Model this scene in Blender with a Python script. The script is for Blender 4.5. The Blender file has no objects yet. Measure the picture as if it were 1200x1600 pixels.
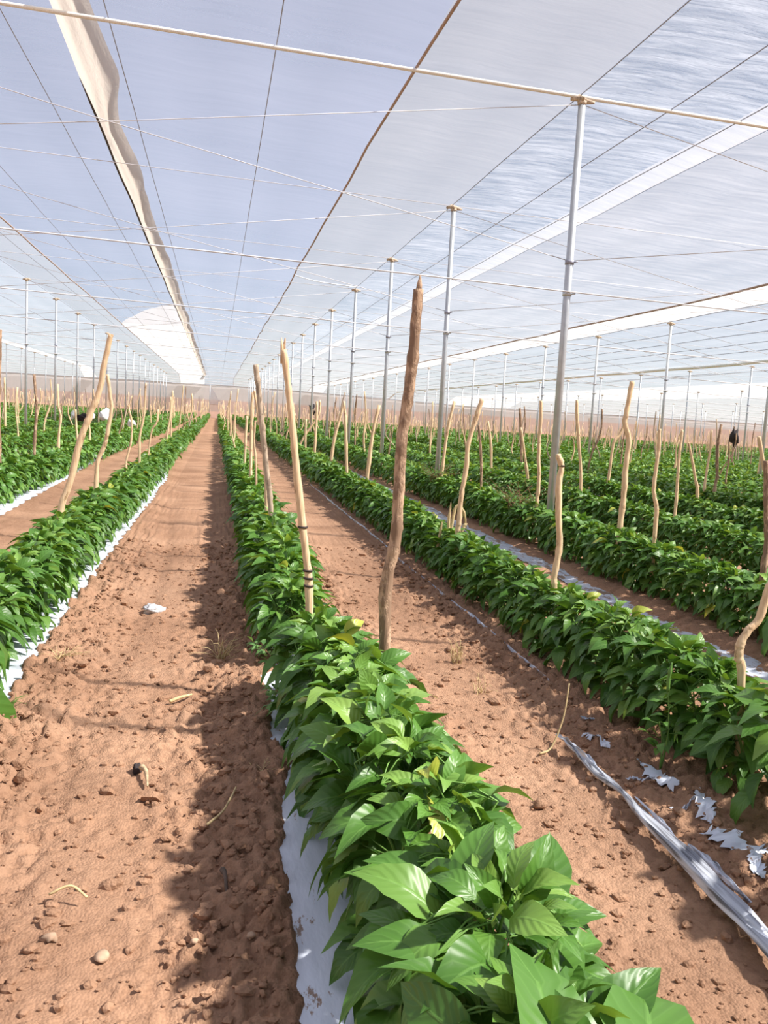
import bpy, math, random
import numpy as np
from mathutils import Vector, Matrix

RS = random.Random(7)
NR = np.random.default_rng(11)
S = bpy.context.scene
COL = S.collection

# ------------------------------------------------------------------ helpers
def mesh_np(name, V, F, mat=None, uv=None, tint=None, smooth=True):
    V = np.asarray(V, np.float32).reshape(-1, 3)
    me = bpy.data.meshes.new(name)
    if isinstance(F, np.ndarray):
        k = F.shape[1]
        me.vertices.add(len(V)); me.vertices.foreach_set('co', V.ravel())
        me.loops.add(F.size); me.loops.foreach_set('vertex_index', F.astype(np.int32).ravel())
        me.polygons.add(len(F))
        me.polygons.foreach_set('loop_start', np.arange(0, F.size, k, dtype=np.int32))
        me.update(calc_edges=True)
    else:
        me.from_pydata([tuple(map(float, v)) for v in V], [], F)
    li = np.empty(len(me.loops), np.int32); me.loops.foreach_get('vertex_index', li)
    if uv is not None:
        l = me.uv_layers.new(name='UVMap')
        l.data.foreach_set('uv', np.asarray(uv, np.float32)[li].ravel())
    if tint is not None:
        a = me.attributes.new('tint', 'FLOAT', 'POINT')
        a.data.foreach_set('value', np.asarray(tint, np.float32))
    me.polygons.foreach_set('use_smooth', np.full(len(me.polygons), smooth, bool))
    if mat is not None: me.materials.append(mat)
    me.validate(); me.update()
    return me

def link(name, me, parent=None, loc=None):
    o = bpy.data.objects.new(name, me); COL.objects.link(o)
    if parent is not None: o.parent = parent
    if loc is not None: o.location = loc
    return o

def tag(o, label=None, cat=None, group=None, kind=None):
    if label: o['label'] = label
    if cat: o['category'] = cat
    if group: o['group'] = group
    if kind: o['kind'] = kind
    return o

def thing(name, loc, label, cat, group=None, rz=0.0):
    o = bpy.data.objects.new(name, None); COL.objects.link(o)
    o.empty_display_size = .05
    o.location = loc; o.rotation_euler = (0, 0, rz)
    return tag(o, label, cat, group)

def tube(P, R, n=8, cap=True, rough=0.0, rng=None):
    """swept tube along points P with radii R -> V, list of faces"""
    P = np.asarray(P, float); R = np.broadcast_to(np.asarray(R, float), (len(P),))
    T = np.gradient(P, axis=0); T /= np.linalg.norm(T, axis=1)[:, None] + 1e-12
    ref = np.array([1., 0, 0]) if abs(T[0][0]) < .8 else np.array([0, 1., 0])
    V = []
    for p, t, r in zip(P, T, R):
        a = ref - t * (ref @ t); a /= np.linalg.norm(a); b = np.cross(t, a); ref = a
        for k in range(n):
            q = 2 * math.pi * k / n
            rr = r * (1 + (rng.uniform(-rough, rough) if rng is not None else 0))
            V.append(p + rr * (math.cos(q) * a + math.sin(q) * b))
    F = []
    for i in range(len(P) - 1):
        for k in range(n):
            F.append((i*n+k, i*n+(k+1) % n, (i+1)*n+(k+1) % n, (i+1)*n+k))
    if cap:
        F.append(tuple(range(n))[::-1]); F.append(tuple((len(P)-1)*n+k for k in range(n)))
    return np.array(V), F

class MB:
    def __init__(s): s.V = []; s.F = []
    def add(s, V, F):
        o = len(s.V); s.V += [tuple(v) for v in V]; s.F += [tuple(i+o for i in f) for f in F]; return s
    def tube(s, P, R, n=8, **k): return s.add(*tube(P, R, n, **k))
    def mesh(s, name, mat, smooth=True): return mesh_np(name, np.array(s.V), s.F, mat, smooth=smooth)

def smooth_path(pts, n):
    """Catmull-Rom through pts"""
    P = np.asarray(pts, float); P = np.vstack([2*P[0]-P[1], P, 2*P[-1]-P[-2]])
    m = len(P) - 3; out = []
    for t in np.linspace(0, m - 1e-9, n):
        i = int(t); u = t - i; a, b, c, d = P[i:i+4]
        out.append(.5*((2*b)+(c-a)*u+(2*a-5*b+4*c-d)*u*u+(3*b-a-3*c+d)*u**3))
    return np.array(out)

ORD = 'first second third fourth fifth sixth seventh eighth ninth tenth eleventh twelfth thirteenth fourteenth fifteenth sixteenth seventeenth eighteenth nineteenth twentieth'.split()
def ordw(i):
    if i < 20: return ORD[i]
    k = i + 1
    tens = {2: 'twenty', 3: 'thirty', 4: 'forty', 5: 'fifty', 6: 'sixty', 7: 'seventy', 8: 'eighty', 9: 'ninety'}
    if k < 100:
        if k % 10 == 0: return tens[k//10][:-1] + 'ieth'
        return tens[k//10] + '-' + ORD[k % 10 - 1]
    return '%dth' % k

# ------------------------------------------------------------------ noise (numpy)
def hsh(i, j, s):
    h = np.sin(i * 127.1 + j * 311.7 + s * 74.7) * 43758.5453
    return h - np.floor(h)
def vnoise(x, y, s=0):
    i = np.floor(x); j = np.floor(y); u = x - i; v = y - j
    u = u*u*(3-2*u); v = v*v*(3-2*v)
    return (hsh(i, j, s)*(1-u)+hsh(i+1, j, s)*u)*(1-v) + (hsh(i, j+1, s)*(1-u)+hsh(i+1, j+1, s)*u)*v
def fbm(x, y, s=0, o=4):
    a = 0; f = 1.; k = .5
    for q in range(o): a = a + k*vnoise(x*f, y*f, s+q*13); f *= 2.03; k *= .5
    return a
def clods(x, y, cell, s):
    """domed lumps of random size: 0..1"""
    x = x/cell; y = y/cell; i = np.floor(x); j = np.floor(y); best = np.zeros_like(x)
    for di in (-1, 0, 1):
        for dj in (-1, 0, 1):
            a = i+di; b = j+dj
            px = a + .15+.7*hsh(a, b, s); py = b + .15+.7*hsh(a, b, s+5)
            r = .25 + .5*hsh(a, b, s+9); hh = hsh(a, b, s+3)
            ang = np.arctan2(y-py, x-px)
            d = np.hypot(x-px, y-py)*(1+.22*np.sin(ang*3+hh*40)+.12*np.sin(ang*5+hh*90))/r
            best = np.maximum(best, np.sqrt(np.clip(1-d*d, 0, 1))*r*(.3+hh))
    return best

# ------------------------------------------------------------------ the place: dimensions
EYE = Vector((0, 0, 1.14)); FPX = 1314.0
CR = Vector((0.97953272, -0.19337147, 0.05588489)); CU = Vector((-0.03261294, 0.12150417, 0.992055)); CF = Vector((0.19862538, 0.97357291, -0.1127109))
def px(X, Y, Z):
    d = Vector((X, Y, Z)) - EYE; z = d.dot(CF)
    if z < .05: return None
    return 600+FPX*d.dot(CR)/z, 800-FPX*d.dot(CU)/z, z
def inframe(X, Y, Z, m):
    q = px(X, Y, Z)
    return q is not None and -m < q[0] < 1200+m and -m < q[1] < 1600+m

PITCH = 1.295; BAY = 7.77; ENDY = 88.0; ROOFEND = 84.0
def rowx(n): return .38 + PITCH*(n-1)
def slope(X): return -.0085*np.clip(np.asarray(X, float)-3.0, 0, 60)
def zroof(X): return 4.0 - .0195*np.asarray(X, float)
def rowname(n):
    if n > 0: return '%s row right of the path' % ordw(n-1)
    return '%s row left of the path' % ordw(-n)

# ------------------------------------------------------------------ materials
def newmat(name):
    m = bpy.data.materials.new(name); m.use_nodes = True
    nt = m.node_tree; nt.nodes.clear()
    out = nt.nodes.new('ShaderNodeOutputMaterial')
    return m, nt, out
def N(nt, typ, **kw):
    n = nt.nodes.new(typ)
    for k, v in kw.items():
        if k.startswith('i_'):
            key = k[2:].replace('_', ' ')
            n.inputs[int(key) if key.isdigit() else key].default_value = v
        else: setattr(n, k, v)
    return n
def ramp(nt, fac, stops):
    r = nt.nodes.new('ShaderNodeValToRGB'); el = r.color_ramp.elements
    while len(el) < len(stops): el.new(.5)
    for e, (p, c) in zip(el, stops): e.position = p; e.color = (*c, 1)
    nt.links.new(fac, r.inputs[0]); return r
def objco(nt, scale):
    t = N(nt, 'ShaderNodeNewGeometry'); mp = N(nt, 'ShaderNodeMapping'); mp.inputs['Scale'].default_value = scale
    nt.links.new(t.outputs['Position'], mp.inputs[0]); return mp.outputs[0]
def lc(*rgb):
    return tuple(((c/255+.055)/1.055)**2.4 if c > 10 else c/255/12.92 for c in rgb)

def mat_soil():
    m, nt, out = newmat('red_brown_soil'); L = nt.links.new
    b = N(nt, 'ShaderNodeBsdfPrincipled', i_Roughness=.95); b.inputs['Specular IOR Level'].default_value = .12
    co = objco(nt, (1, 1, 1))
    n1 = N(nt, 'ShaderNodeTexNoise', i_Scale=1.3, i_Detail=6., i_Roughness=.6); L(co, n1.inputs['Vector'])
    n2 = N(nt, 'ShaderNodeTexNoise', i_Scale=38., i_Detail=8., i_Roughness=.7); L(co, n2.inputs['Vector'])
    r1 = ramp(nt, n1.outputs['Fac'], [(.3, (.30, .168, .103)), (.5, (.385, .225, .142)), (.7, (.465, .282, .182))])
    r2 = ramp(nt, n2.outputs['Fac'], [(.25, (.62, .58, .55)), (.5, (1, 1, 1)), (.8, (1.2, 1.2, 1.2))])
    mx = N(nt, 'ShaderNodeMix', data_type='RGBA', blend_type='MULTIPLY'); mx.inputs[0].default_value = 1
    L(r1.outputs[0], mx.inputs[6]); L(r2.outputs[0], mx.inputs[7]); L(mx.outputs[2], b.inputs['Base Color'])
    n3 = N(nt, 'ShaderNodeTexNoise', i_Scale=70., i_Detail=9., i_Roughness=.85); L(co, n3.inputs['Vector'])
    v3 = N(nt, 'ShaderNodeTexVoronoi', i_Scale=150.); L(co, v3.inputs['Vector'])
    ad = N(nt, 'ShaderNodeMath', operation='SUBTRACT'); L(n3.outputs['Fac'], ad.inputs[0]); L(v3.outputs['Distance'], ad.inputs[1])
    bp = N(nt, 'ShaderNodeBump', i_Strength=.5, i_Distance=.013); L(ad.outputs[0], bp.inputs['Height']); L(bp.outputs[0], b.inputs['Normal'])
    L(b.outputs[0], out.inputs[0]); return m

def mat_leaf(name='pepper_leaf', dark=(.040, .115, .016), mid=(.088, .205, .032), light=(.23, .37, .075), rough=.40, trans=.17):
    m, nt, out = newmat(name); L = nt.links.new
    b = N(nt, 'ShaderNodeBsdfPrincipled', i_Roughness=rough); b.inputs['Specular IOR Level'].default_value = .42
    at = N(nt, 'ShaderNodeAttribute', attribute_name='tint')
    r = ramp(nt, at.outputs['Fac'], [(0, dark), (.5, mid), (.93, light), (1., (.36, .40, .06))])
    uv = N(nt, 'ShaderNodeUVMap'); sp = N(nt, 'ShaderNodeSeparateXYZ'); L(uv.outputs[0], sp.inputs[0])
    s1 = N(nt, 'ShaderNodeMath', operation='SUBTRACT', i_1=.5); L(sp.outputs[0], s1.inputs[0])
    au = N(nt, 'ShaderNodeMath', operation='ABSOLUTE'); L(s1.outputs[0], au.inputs[0])
    # side veins: v - |u| * 0.55, eight per side
    k = N(nt, 'ShaderNodeMath', operation='MULTIPLY_ADD', i_1=-.55); L(au.outputs[0], k.inputs[0]); L(sp.outputs[1], k.inputs[2])
    w = N(nt, 'ShaderNodeMath', operation='MULTIPLY', i_1=44.); L(k.outputs[0], w.inputs[0])
    sn = N(nt, 'ShaderNodeMath', operation='SINE'); L(w.outputs[0], sn.inputs[0])
    ve = N(nt, 'ShaderNodeMapRange', i_1=.8, i_2=1.); L(sn.outputs[0], ve.inputs[0])
    mi = N(nt, 'ShaderNodeMapRange', i_1=.045, i_2=.015); L(au.outputs[0], mi.inputs[0])
    mxv = N(nt, 'ShaderNodeMath', operation='MULTIPLY_ADD', i_1=.35); L(ve.outputs[0], mxv.inputs[0]); L(mi.outputs[0], mxv.inputs[2])
    mc = N(nt, 'ShaderNodeMath', operation='MULTIPLY', i_1=.28); L(mxv.outputs[0], mc.inputs[0])
    mx = N(nt, 'ShaderNodeMix', data_type='RGBA'); L(mc.outputs[0], mx.inputs[0]); L(r.outputs[0], mx.inputs[6]); mx.inputs[7].default_value = (.22, .42, .10, 1)
    L(mx.outputs[2], b.inputs['Base Color'])
    hs = N(nt, 'ShaderNodeMath', operation='MULTIPLY', i_1=-1.); L(sn.outputs[0], hs.inputs[0])
    ha = N(nt, 'ShaderNodeMath', operation='MULTIPLY_ADD', i_1=-2.5); L(mi.outputs[0], ha.inputs[0]); L(hs.outputs[0], ha.inputs[2])
    bp = N(nt, 'ShaderNodeBump', i_Strength=.22, i_Distance=.0015); L(ha.outputs[0], bp.inputs['Height']); L(bp.outputs[0], b.inputs['Normal'])
    tr = N(nt, 'ShaderNodeBsdfTranslucent'); hv = N(nt, 'ShaderNodeMix', data_type='RGBA', blend_type='MULTIPLY'); hv.inputs[0].default_value = 1
    L(r.outputs[0], hv.inputs[6]); hv.inputs[7].default_value = (2.3, 1.9, .8, 1); L(hv.outputs[2], tr.inputs[0])
    ms = N(nt, 'ShaderNodeMixShader'); ms.inputs[0].default_value = trans; L(b.outputs[0], ms.inputs[1]); L(tr.outputs[0], ms.inputs[2])
    L(ms.outputs[0], out.inputs[0]); return m

def mat_plain(name, col, rough=.6, metal=0., spec=.4, noise=0., nscale=30., bump=0.):
    m, nt, out = newmat(name); L = nt.links.new
    b = N(nt, 'ShaderNodeBsdfPrincipled', i_Roughness=rough, i_Metallic=metal); b.inputs['Specular IOR Level'].default_value = spec
    co = objco(nt, (1, 1, 1)); n = N(nt, 'ShaderNodeTexNoise', i_Scale=nscale, i_Detail=5.); L(co, n.inputs['Vector'])
    lo = tuple(c*(1-noise) for c in col); hi = tuple(min(1, c*(1+noise)) for c in col)
    r = ramp(nt, n.outputs['Fac'], [(.3, lo), (.7, hi)]); L(r.outputs[0], b.inputs['Base Color'])
    if bump:
        bp = N(nt, 'ShaderNodeBump', i_Strength=bump, i_Distance=.01); L(n.outputs['Fac'], bp.inputs['Height']); L(bp.outputs[0], b.inputs['Normal'])
    L(b.outputs[0], out.inputs[0]); return m

def mat_wood(name, base, dark, bark, amount):
    m, nt, out = newmat(name); L = nt.links.new
    b = N(nt, 'ShaderNodeBsdfPrincipled', i_Roughness=.8); b.inputs['Specular IOR Level'].default_value = .2
    co = objco(nt, (1, 1, .12)); n = N(nt, 'ShaderNodeTexNoise', i_Scale=120., i_Detail=5.); L(co, n.inputs['Vector'])
    r = ramp(nt, n.outputs['Fac'], [(.3, dark), (.6, base)])
    c2 = objco(nt, (1, 1, .45)); n2 = N(nt, 'ShaderNodeTexNoise', i_Scale=22., i_Detail=6., i_Roughness=.65); L(c2, n2.inputs['Vector'])
    f = N(nt, 'ShaderNodeMapRange', i_1=.62-amount*.35, i_2=.66-amount*.25); L(n2.outputs['Fac'], f.inputs[0])
    mx = N(nt, 'ShaderNodeMix', data_type='RGBA'); L(f.outputs[0], mx.inputs[0]); L(r.outputs[0], mx.inputs[6]); mx.inputs[7].default_value = (*bark, 1)
    L(mx.outputs[2], b.inputs['Base Color'])
    ad = N(nt, 'ShaderNodeMath', operation='ADD'); L(n.outputs['Fac'], ad.inputs[0]); L(f.outputs[0], ad.inputs[1])
    bp = N(nt, 'ShaderNodeBump', i_Strength=.5, i_Distance=.006); L(ad.outputs[0], bp.inputs['Height']); L(bp.outputs[0], b.inputs['Normal'])
    L(b.outputs[0], out.inputs[0]); return m

def mat_net(name, dens, col, streak=.1, bump=.5, sc=(.9, 7., 1), refl=.35, pink=None, dirn=0.):
    """woven shade net: part open (clear), part thread (lets light through and scatters it)"""
    m, nt, out = newmat(name); L = nt.links.new
    g = N(nt, 'ShaderNodeNewGeometry'); mp = N(nt, 'ShaderNodeMapping'); mp.inputs['Scale'].default_value = sc; mp.inputs['Rotation'].default_value = (0, 0, dirn)
    L(g.outputs['Position'], mp.inputs[0])
    n = N(nt, 'ShaderNodeTexNoise', i_Scale=1.6, i_Detail=7., i_Roughness=.62, i_Distortion=.4); L(mp.outputs[0], n.inputs['Vector'])
    mp2 = N(nt, 'ShaderNodeMapping'); mp2.inputs['Scale'].default_value = (.22, .35, 1); L(g.outputs['Position'], mp2.inputs[0])
    n2 = N(nt, 'ShaderNodeTexNoise', i_Scale=1., i_Detail=3.); L(mp2.outputs[0], n2.inputs['Vector'])
    fa = N(nt, 'ShaderNodeMapRange', i_1=.3, i_2=.72, i_3=dens-streak, i_4=dens+streak); L(n.outputs['Fac'], fa.inputs[0])
    fb = N(nt, 'ShaderNodeMapRange', i_1=.3, i_2=.7, i_3=-.3*streak-.02, i_4=.3*streak+.02); L(n2.outputs['Fac'], fb.inputs[0])
    fs = N(nt, 'ShaderNodeMath', operation='ADD', use_clamp=True); L(fa.outputs[0], fs.inputs[0]); L(fb.outputs[0], fs.inputs[1])
    tp = N(nt, 'ShaderNodeBsdfTransparent')
    tl = N(nt, 'ShaderNodeBsdfTranslucent', i_Color=(*col, 1)); df = N(nt, 'ShaderNodeBsdfDiffuse', i_Color=(*col, 1))
    bp = N(nt, 'ShaderNodeBump', i_Strength=bump, i_Distance=.05); L(n.outputs['Fac'], bp.inputs['Height'])
    L(bp.outputs[0], tl.inputs['Normal']); L(bp.outputs[0], df.inputs['Normal'])
    if pink:
        sp = N(nt, 'ShaderNodeSeparateXYZ'); L(g.outputs['Position'], sp.inputs[0])
        pf = N(nt, 'ShaderNodeMapRange', i_1=pink[1], i_2=pink[2]); L(sp.outputs[2], pf.inputs[0])
        mx = N(nt, 'ShaderNodeMix', data_type='RGBA'); L(pf.outputs[0], mx.inputs[0]); mx.inputs[6].default_value = (*pink[0], 1); mx.inputs[7].default_value = (*col, 1)
        L(mx.outputs[2], tl.inputs[0]); L(mx.outputs[2], df.inputs[0])
    m1 = N(nt, 'ShaderNodeMixShader'); m1.inputs[0].default_value = refl; L(tl.outputs[0], m1.inputs[1]); L(df.outputs[0], m1.inputs[2])
    m2 = N(nt, 'ShaderNodeMixShader'); L(fs.outputs[0], m2.inputs[0]); L(tp.outputs[0], m2.inputs[1]); L(m1.outputs[0], m2.inputs[2])
    L(m2.outputs[0], out.inputs[0]); return m

def mat_film(name='white_mulch_film', th=.795, white=(.70, .75, .86)):
    m, nt, out = newmat(name); L = nt.links.new
    b = N(nt, 'ShaderNodeBsdfPrincipled', i_Roughness=.32); b.inputs['Specular IOR Level'].default_value = .5
    co = objco(nt, (1, .35, 1)); n = N(nt, 'ShaderNodeTexNoise', i_Scale=26., i_Detail=8., i_Roughness=.7); L(co, n.inputs['Vector'])
    c3 = objco(nt, (1, 1, 1)); n2 = N(nt, 'ShaderNodeTexNoise', i_Scale=4., i_Detail=4.); L(c3, n2.inputs['Vector'])
    su = N(nt, 'ShaderNodeMath', operation='MULTIPLY_ADD', i_1=.35); L(n2.outputs['Fac'], su.inputs[0]); L(n.outputs['Fac'], su.inputs[2])
    r = ramp(nt, su.outputs[0], [(.0, white), (th, white), (th+.035, (.30, .2, .15)), (1, (.25, .15, .1))])
    L(r.outputs[0], b.inputs['Base Color'])
    n4 = N(nt, 'ShaderNodeTexNoise', i_Scale=30., i_Detail=4.); L(co, n4.inputs['Vector'])
    bp = N(nt, 'ShaderNodeBump', i_Strength=.35, i_Distance=.008); L(n4.outputs['Fac'], bp.inputs['Height']); L(bp.outputs[0], b.inputs['Normal'])
    L(b.outputs[0], out.inputs[0]); return m

def mat_pleat():
    m, nt, out = newmat('pleat_shaded_film'); L = nt.links.new
    b = N(nt, 'ShaderNodeBsdfPrincipled', i_Roughness=.35)
    n = N(nt, 'ShaderNodeTexNoise', i_Scale=1., i_Detail=3.); L(objco(nt, (150, 2.5, 60)), n.inputs['Vector'])
    r = ramp(nt, n.outputs['Fac'], [(.36, (.13, .13, .15)), (.47, (.50, .53, .60)), (.6, (.72, .76, .85))]); L(r.outputs[0], b.inputs['Base Color'])  # dark stripes paint the shaded gaps between folds
    L(b.outputs[0], out.inputs[0]); return m

M = dict(
    pleat=mat_pleat(),
    soil=mat_soil(), leaf=mat_leaf(),
    weed=mat_leaf('weed_leaf', (.06, .15, .04), (.11, .24, .07), (.2, .33, .1), .55, .25),
    stem=mat_plain('green_stem', (.13, .26, .05), .5, noise=.2),
    weedstem=mat_plain('reddish_stem', (.25, .12, .06), .6, noise=.2),
    peeled=mat_wood('peeled_wood', (.78, .57, .36), (.66, .44, .26), (.44, .28, .16), .05),
    bark=mat_wood('barked_wood', (.54, .37, .25), (.40, .26, .17), (.25, .16, .105), .5),
    grey=mat_wood('weathered_wood', (.55, .43, .32), (.42, .32, .23), (.3, .22, .16), .2),
    band=mat_plain('dark_tie', (.05, .035, .03), .7),
    post=mat_plain('galvanised_steel', (.52, .55, .58), .42, .55, .5, noise=.08, nscale=15.),
    rust=mat_plain('weathered_cap', (.50, .40, .30), .8, noise=.5, nscale=80., bump=.4),
    rope=mat_plain('pale_rope', (.86, .83, .76), .7, noise=.25, nscale=200.),
    wire=mat_plain('grey_wire', (.30, .31, .38), .5, .2),
    lowwire=mat_plain('pale_wire', (.66, .66, .70), .5, .0),
    seam=mat_plain('brown_twine', (.42, .30, .25), .85, noise=.35, nscale=40.),
    dry=mat_plain('dry_straw', (.60, .46, .24), .8, noise=.3, nscale=60.),
    twig=mat_plain('dry_twig', (.50, .36, .22), .8, noise=.3, nscale=60.),
    film=mat_film(), dirtyfilm=mat_film('dusty_mulch_film', .70, (.58, .62, .72)),
    white=mat_plain('white_cloth', (.82, .81, .80), .8, noise=.05, bump=.2),
    black=mat_plain('dark_cloth', (.035, .028, .03), .9, noise=.3, nscale=12., bump=.3),
    darkwood=mat_plain('rotten_wood', (.12, .085, .065), .9, noise=.3, nscale=60., bump=.3),
    stone=mat_plain('pale_stone', (.42, .28, .19), .9, noise=.25, nscale=40., bump=.3),
    scrap=mat_plain('grey_white_scrap', (.62, .62, .64), .6, noise=.4, nscale=90.),
)
SKYK = .075; SUNK = 12.0; EXPO = 0.24

# ------------------------------------------------------------------ floor
FILM_N = (-2, -1, 0, 1, 2, 3, 4, 5, 6)
def film_edges(n, Y):
    """left and right edge of the mulch film beside row n (offsets are from the row's own line)"""
    Y = np.asarray(Y, float); x = rowx(n)
    if n == 1:
        base = np.interp(Y, [.5, 1.45, 2.0, 2.25, 2.6, 2.75, 3.2, 3.45, 3.55, 4.0, 4.4, 4.7, 5.3, 6.5, 8], [-.21, -.19, -.185, -.16, -.115, -.155, -.15, -.165, -.09, -.10, -.13, -.135, -.12, -.14, -.10])
        a = x + base + .035*(fbm(Y*7, Y*0+3.1, 4, 3)-.45) + .012*(vnoise(Y*40, Y*0, 8)-.5)
        return a, np.maximum(a+.004, x + .03 + 0*Y)
    if n <= 0:   # film on the right side of rows left of the path
        sc = np.abs(np.sin(Y*math.pi/.30+.8*np.sin(Y*1.7+n)))
        b = x + .165 + .028*sc + .035*(fbm(Y*2.2, Y*0, 3+n, 3)-.5)
        if n == 0: b = b + np.interp(Y, [2, 3.4, 4.2, 5, 9, 13, 16], [.025, .01, -.005, -.005, .02, .035, -.12])
        else: b = b + np.interp(Y, [4, 8, 12, 16], [.06, .08, .02, -.12])
        return np.minimum(b-.004, x - .03 + 0*Y), b
    if n == 2:   # thin torn line
        a = x - .215 + .05*(fbm(Y*1.6, Y*0, 9, 3)-.5)
        wd = .012 + .05*np.clip(fbm(Y*3.2, Y*0+2, 21, 3)-.47, 0, 1)*2
        wd = wd*np.interp(Y, [3.35, 3.5, 9, 13], [0, 1, 1, .2])
        return a, a+wd
    a = x - .40 + .07*(fbm(Y*2.3, Y*0, 31+n, 3)-.5); b = x - .26 + .08*(fbm(Y*2.9, Y*0, 37+n, 3)-.5)
    return a, np.maximum(b, a+.02)

def ground_base(X, Y):
    X = np.asarray(X, float); Y = np.asarray(Y, float)
    k = (X-.38)/PITCH; d = np.abs(k-np.round(k))*PITCH
    bed = .035*np.clip(1-(d/.36)**2, 0, 1)**1.0
    far = np.clip((14-np.hypot(X, Y))/6, 0, 1)
    return slope(X) + bed + .02*(fbm(X*.9, Y*.7, 2, 3)-.5)*far

def axis(lo, hi, f0, f1, fine, grow, top):
    a = [f0]
    while a[-1] < f1: a.append(a[-1]+fine)
    s = fine; up = [a[-1]]
    while up[-1] < hi: s = min(s*grow, top); up.append(up[-1]+s)
    s = fine; dn = [f0]
    while dn[-1] > lo: s = min(s*grow, top); dn.append(dn[-1]-s)
    return np.array(dn[::-1][:-1] + a + up[1:])
gx = axis(-60, 110, -1.35, 1.75, .0095, 1.07, 4.0)
gy = axis(-20, 200, 1.2, 4.6, .0105, 1.035, 4.0)
GX, GY = np.meshgrid(gx, gy)
X = GX.ravel(); Y = GY.ravel()
Z = ground_base(X, Y)
near = np.clip((15-Y)/9, 0, 1)*np.clip((8-np.abs(X-1))/4, 0, 1)
sel = near > 0
x = X[sel]; y = Y[sel]
k = (x-.38)/PITCH; d = np.abs(k-np.round(k))*PITCH            # 0 at a row, .65 mid path
rough = np.clip(.35 + 1.1*np.clip((.58-d)/.25, 0, 1) + .9*(fbm(x*1.7, y*1.5, 51, 3)-.5), .26, 1.35)
fine = np.clip((6.5-y)/2.5, 0, 1)
warp = .02*(fbm(x*9, y*9, 71, 2)-.5)
h = .036*clods(x+warp, y-warp, .085, 1)*np.clip(fbm(x*3, y*3, 60, 2)*2-.55, 0, 1.2) + .030*clods(x-warp, y+warp, .042, 2) + .015*clods(x+.3, y+warp, .020, 3)*(.3+.7*fine)
h = h*rough + .018*(fbm(x*6, y*6, 77, 4)-.5)*rough
# wheel ruts of the wide path
h -= .016*np.exp(-((x+.40+.05*np.sin(y*.8))/.07)**2) + .008*np.exp(-((x-.02)/.06)**2)
Z[sel] += h*near[sel]
for n in FILM_N:
    m = (np.abs(X-rowx(n)) < .6) & (Y < 40)
    a, b = film_edges(n, Y[m])
    ins = np.clip((X[m]-a+.004)/.01, 0, 1)*np.clip((b+.004-X[m])/.01, 0, 1)
    g = ground_base(X[m], Y[m])
    Z[m] = Z[m]*(1-ins) + (g-.004)*ins
nx, ny = len(gx), len(gy)
ii = np.arange(nx*ny).reshape(ny, nx)
F = np.stack([ii[:-1, :-1], ii[:-1, 1:], ii[1:, 1:], ii[1:, :-1]], -1).reshape(-1, 4)
tag(link('floor', mesh_np('floor', np.stack([X, Y, Z], 1), F, M['soil'])), kind='structure')
def gz(x0, y0):
    i = int(np.clip(np.searchsorted(gx, x0), 1, nx-1)); j = int(np.clip(np.searchsorted(gy, y0), 1, ny-1))
    return float(max(Z[j*nx+i], Z[j*nx+i-1], Z[(j-1)*nx+i], Z[(j-1)*nx+i-1]))

# loose soil crumbs lying on the paths: nobody could count them
ico = bpy.data.meshes.new('tmp'); 
import bmesh
bm = bmesh.new(); bmesh.ops.create_icosphere(bm, subdivisions=1, radius=1); IV = np.array([v.co[:] for v in bm.verts]); IF = np.array([[v.index for v in f.verts] for f in bm.faces]); bm.free()
bpy.data.meshes.remove(ico)
CV = []; CF_ = []; o = 0
for _ in range(14000):
    yy = 1.1 + 6.0*RS.random()**1.7; xx = RS.uniform(-1.1, 1.9)
    kk = (xx-.38)/PITCH; dd = abs(kk-round(kk))*PITCH
    if dd < .2 or RS.random() > (1.0 if dd < .42 else .45): continue
    s = (.0035 + .013*RS.random()**3) if RS.random() > .035 else RS.uniform(.016, .027)
    v = IV*(1+NR.uniform(-.28, .28, (len(IV), 1)))*s*np.array([RS.uniform(.8, 1.4), RS.uniform(.7, 1.2), RS.uniform(.5, .9)])
    CV.append(v + [xx, yy, gz(xx, yy)+s*.1]); CF_.append(IF+o); o += len(IV)
tag(link('soil_crumbs', mesh_np('soil_crumbs', np.concatenate(CV), np.concatenate(CF_), M['soil'], smooth=False)),
    'loose crumbs of red brown soil scattered over the bare paths', 'soil', kind='stuff')

# ------------------------------------------------------------------ mulch film strips
FILM_L = {1: 'wide white mulch film strip beside the first row right of the path',
          0: 'white scalloped mulch film along the right foot of the row left of the path',
          -1: 'white mulch film beside the narrow soil path behind the first left row',
          -2: 'white mulch film at the foot of the third row left of the wide path',
          2: 'thin torn line of mulch film along the second row right of the path',
          3: 'crinkled white film strip between the second and third rows right of the path'}
for n in FILM_N:
    y0, y1 = {1: (.5, 9.), 0: (2.2, 15.5), 2: (3.36, 13.)}.get(n, (3., 24.))
    ys = np.arange(y0, y1, .02 if n in (0, 1, 2, 3) else .05); c = 9
    a, b = film_edges(n, ys)
    u = np.linspace(0, 1, c)
    XX = a[:, None]*(1-u)+b[:, None]*u; YY = np.repeat(ys[:, None], c, 1)
    cr = .016 if n in (2, 3) else .006
    ZZ = ground_base(XX, YY) + .004 + cr*np.abs(fbm(XX*28, YY*11, 91+n, 3)-.5) * np.minimum(1, np.minimum(u, 1-u)*4+.2)
    if n == 2: ZZ += .012*np.sin(u*math.pi)
    V = np.stack([XX, YY, ZZ], -1).reshape(-1, 3); q = np.arange(len(ys)*c).reshape(len(ys), c)
    F = np.stack([q[:-1, :-1], q[:-1, 1:], q[1:, 1:], q[1:, :-1]], -1).reshape(-1, 4)
    lab = FILM_L.get(n, 'white mulch film strip left of the %s' % rowname(n))
    tag(link('mulch_film', mesh_np('mulch_film', V, F, M['film' if n < 2 else 'dirtyfilm'])), lab, 'plastic film', 'strips of white mulch film')

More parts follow.
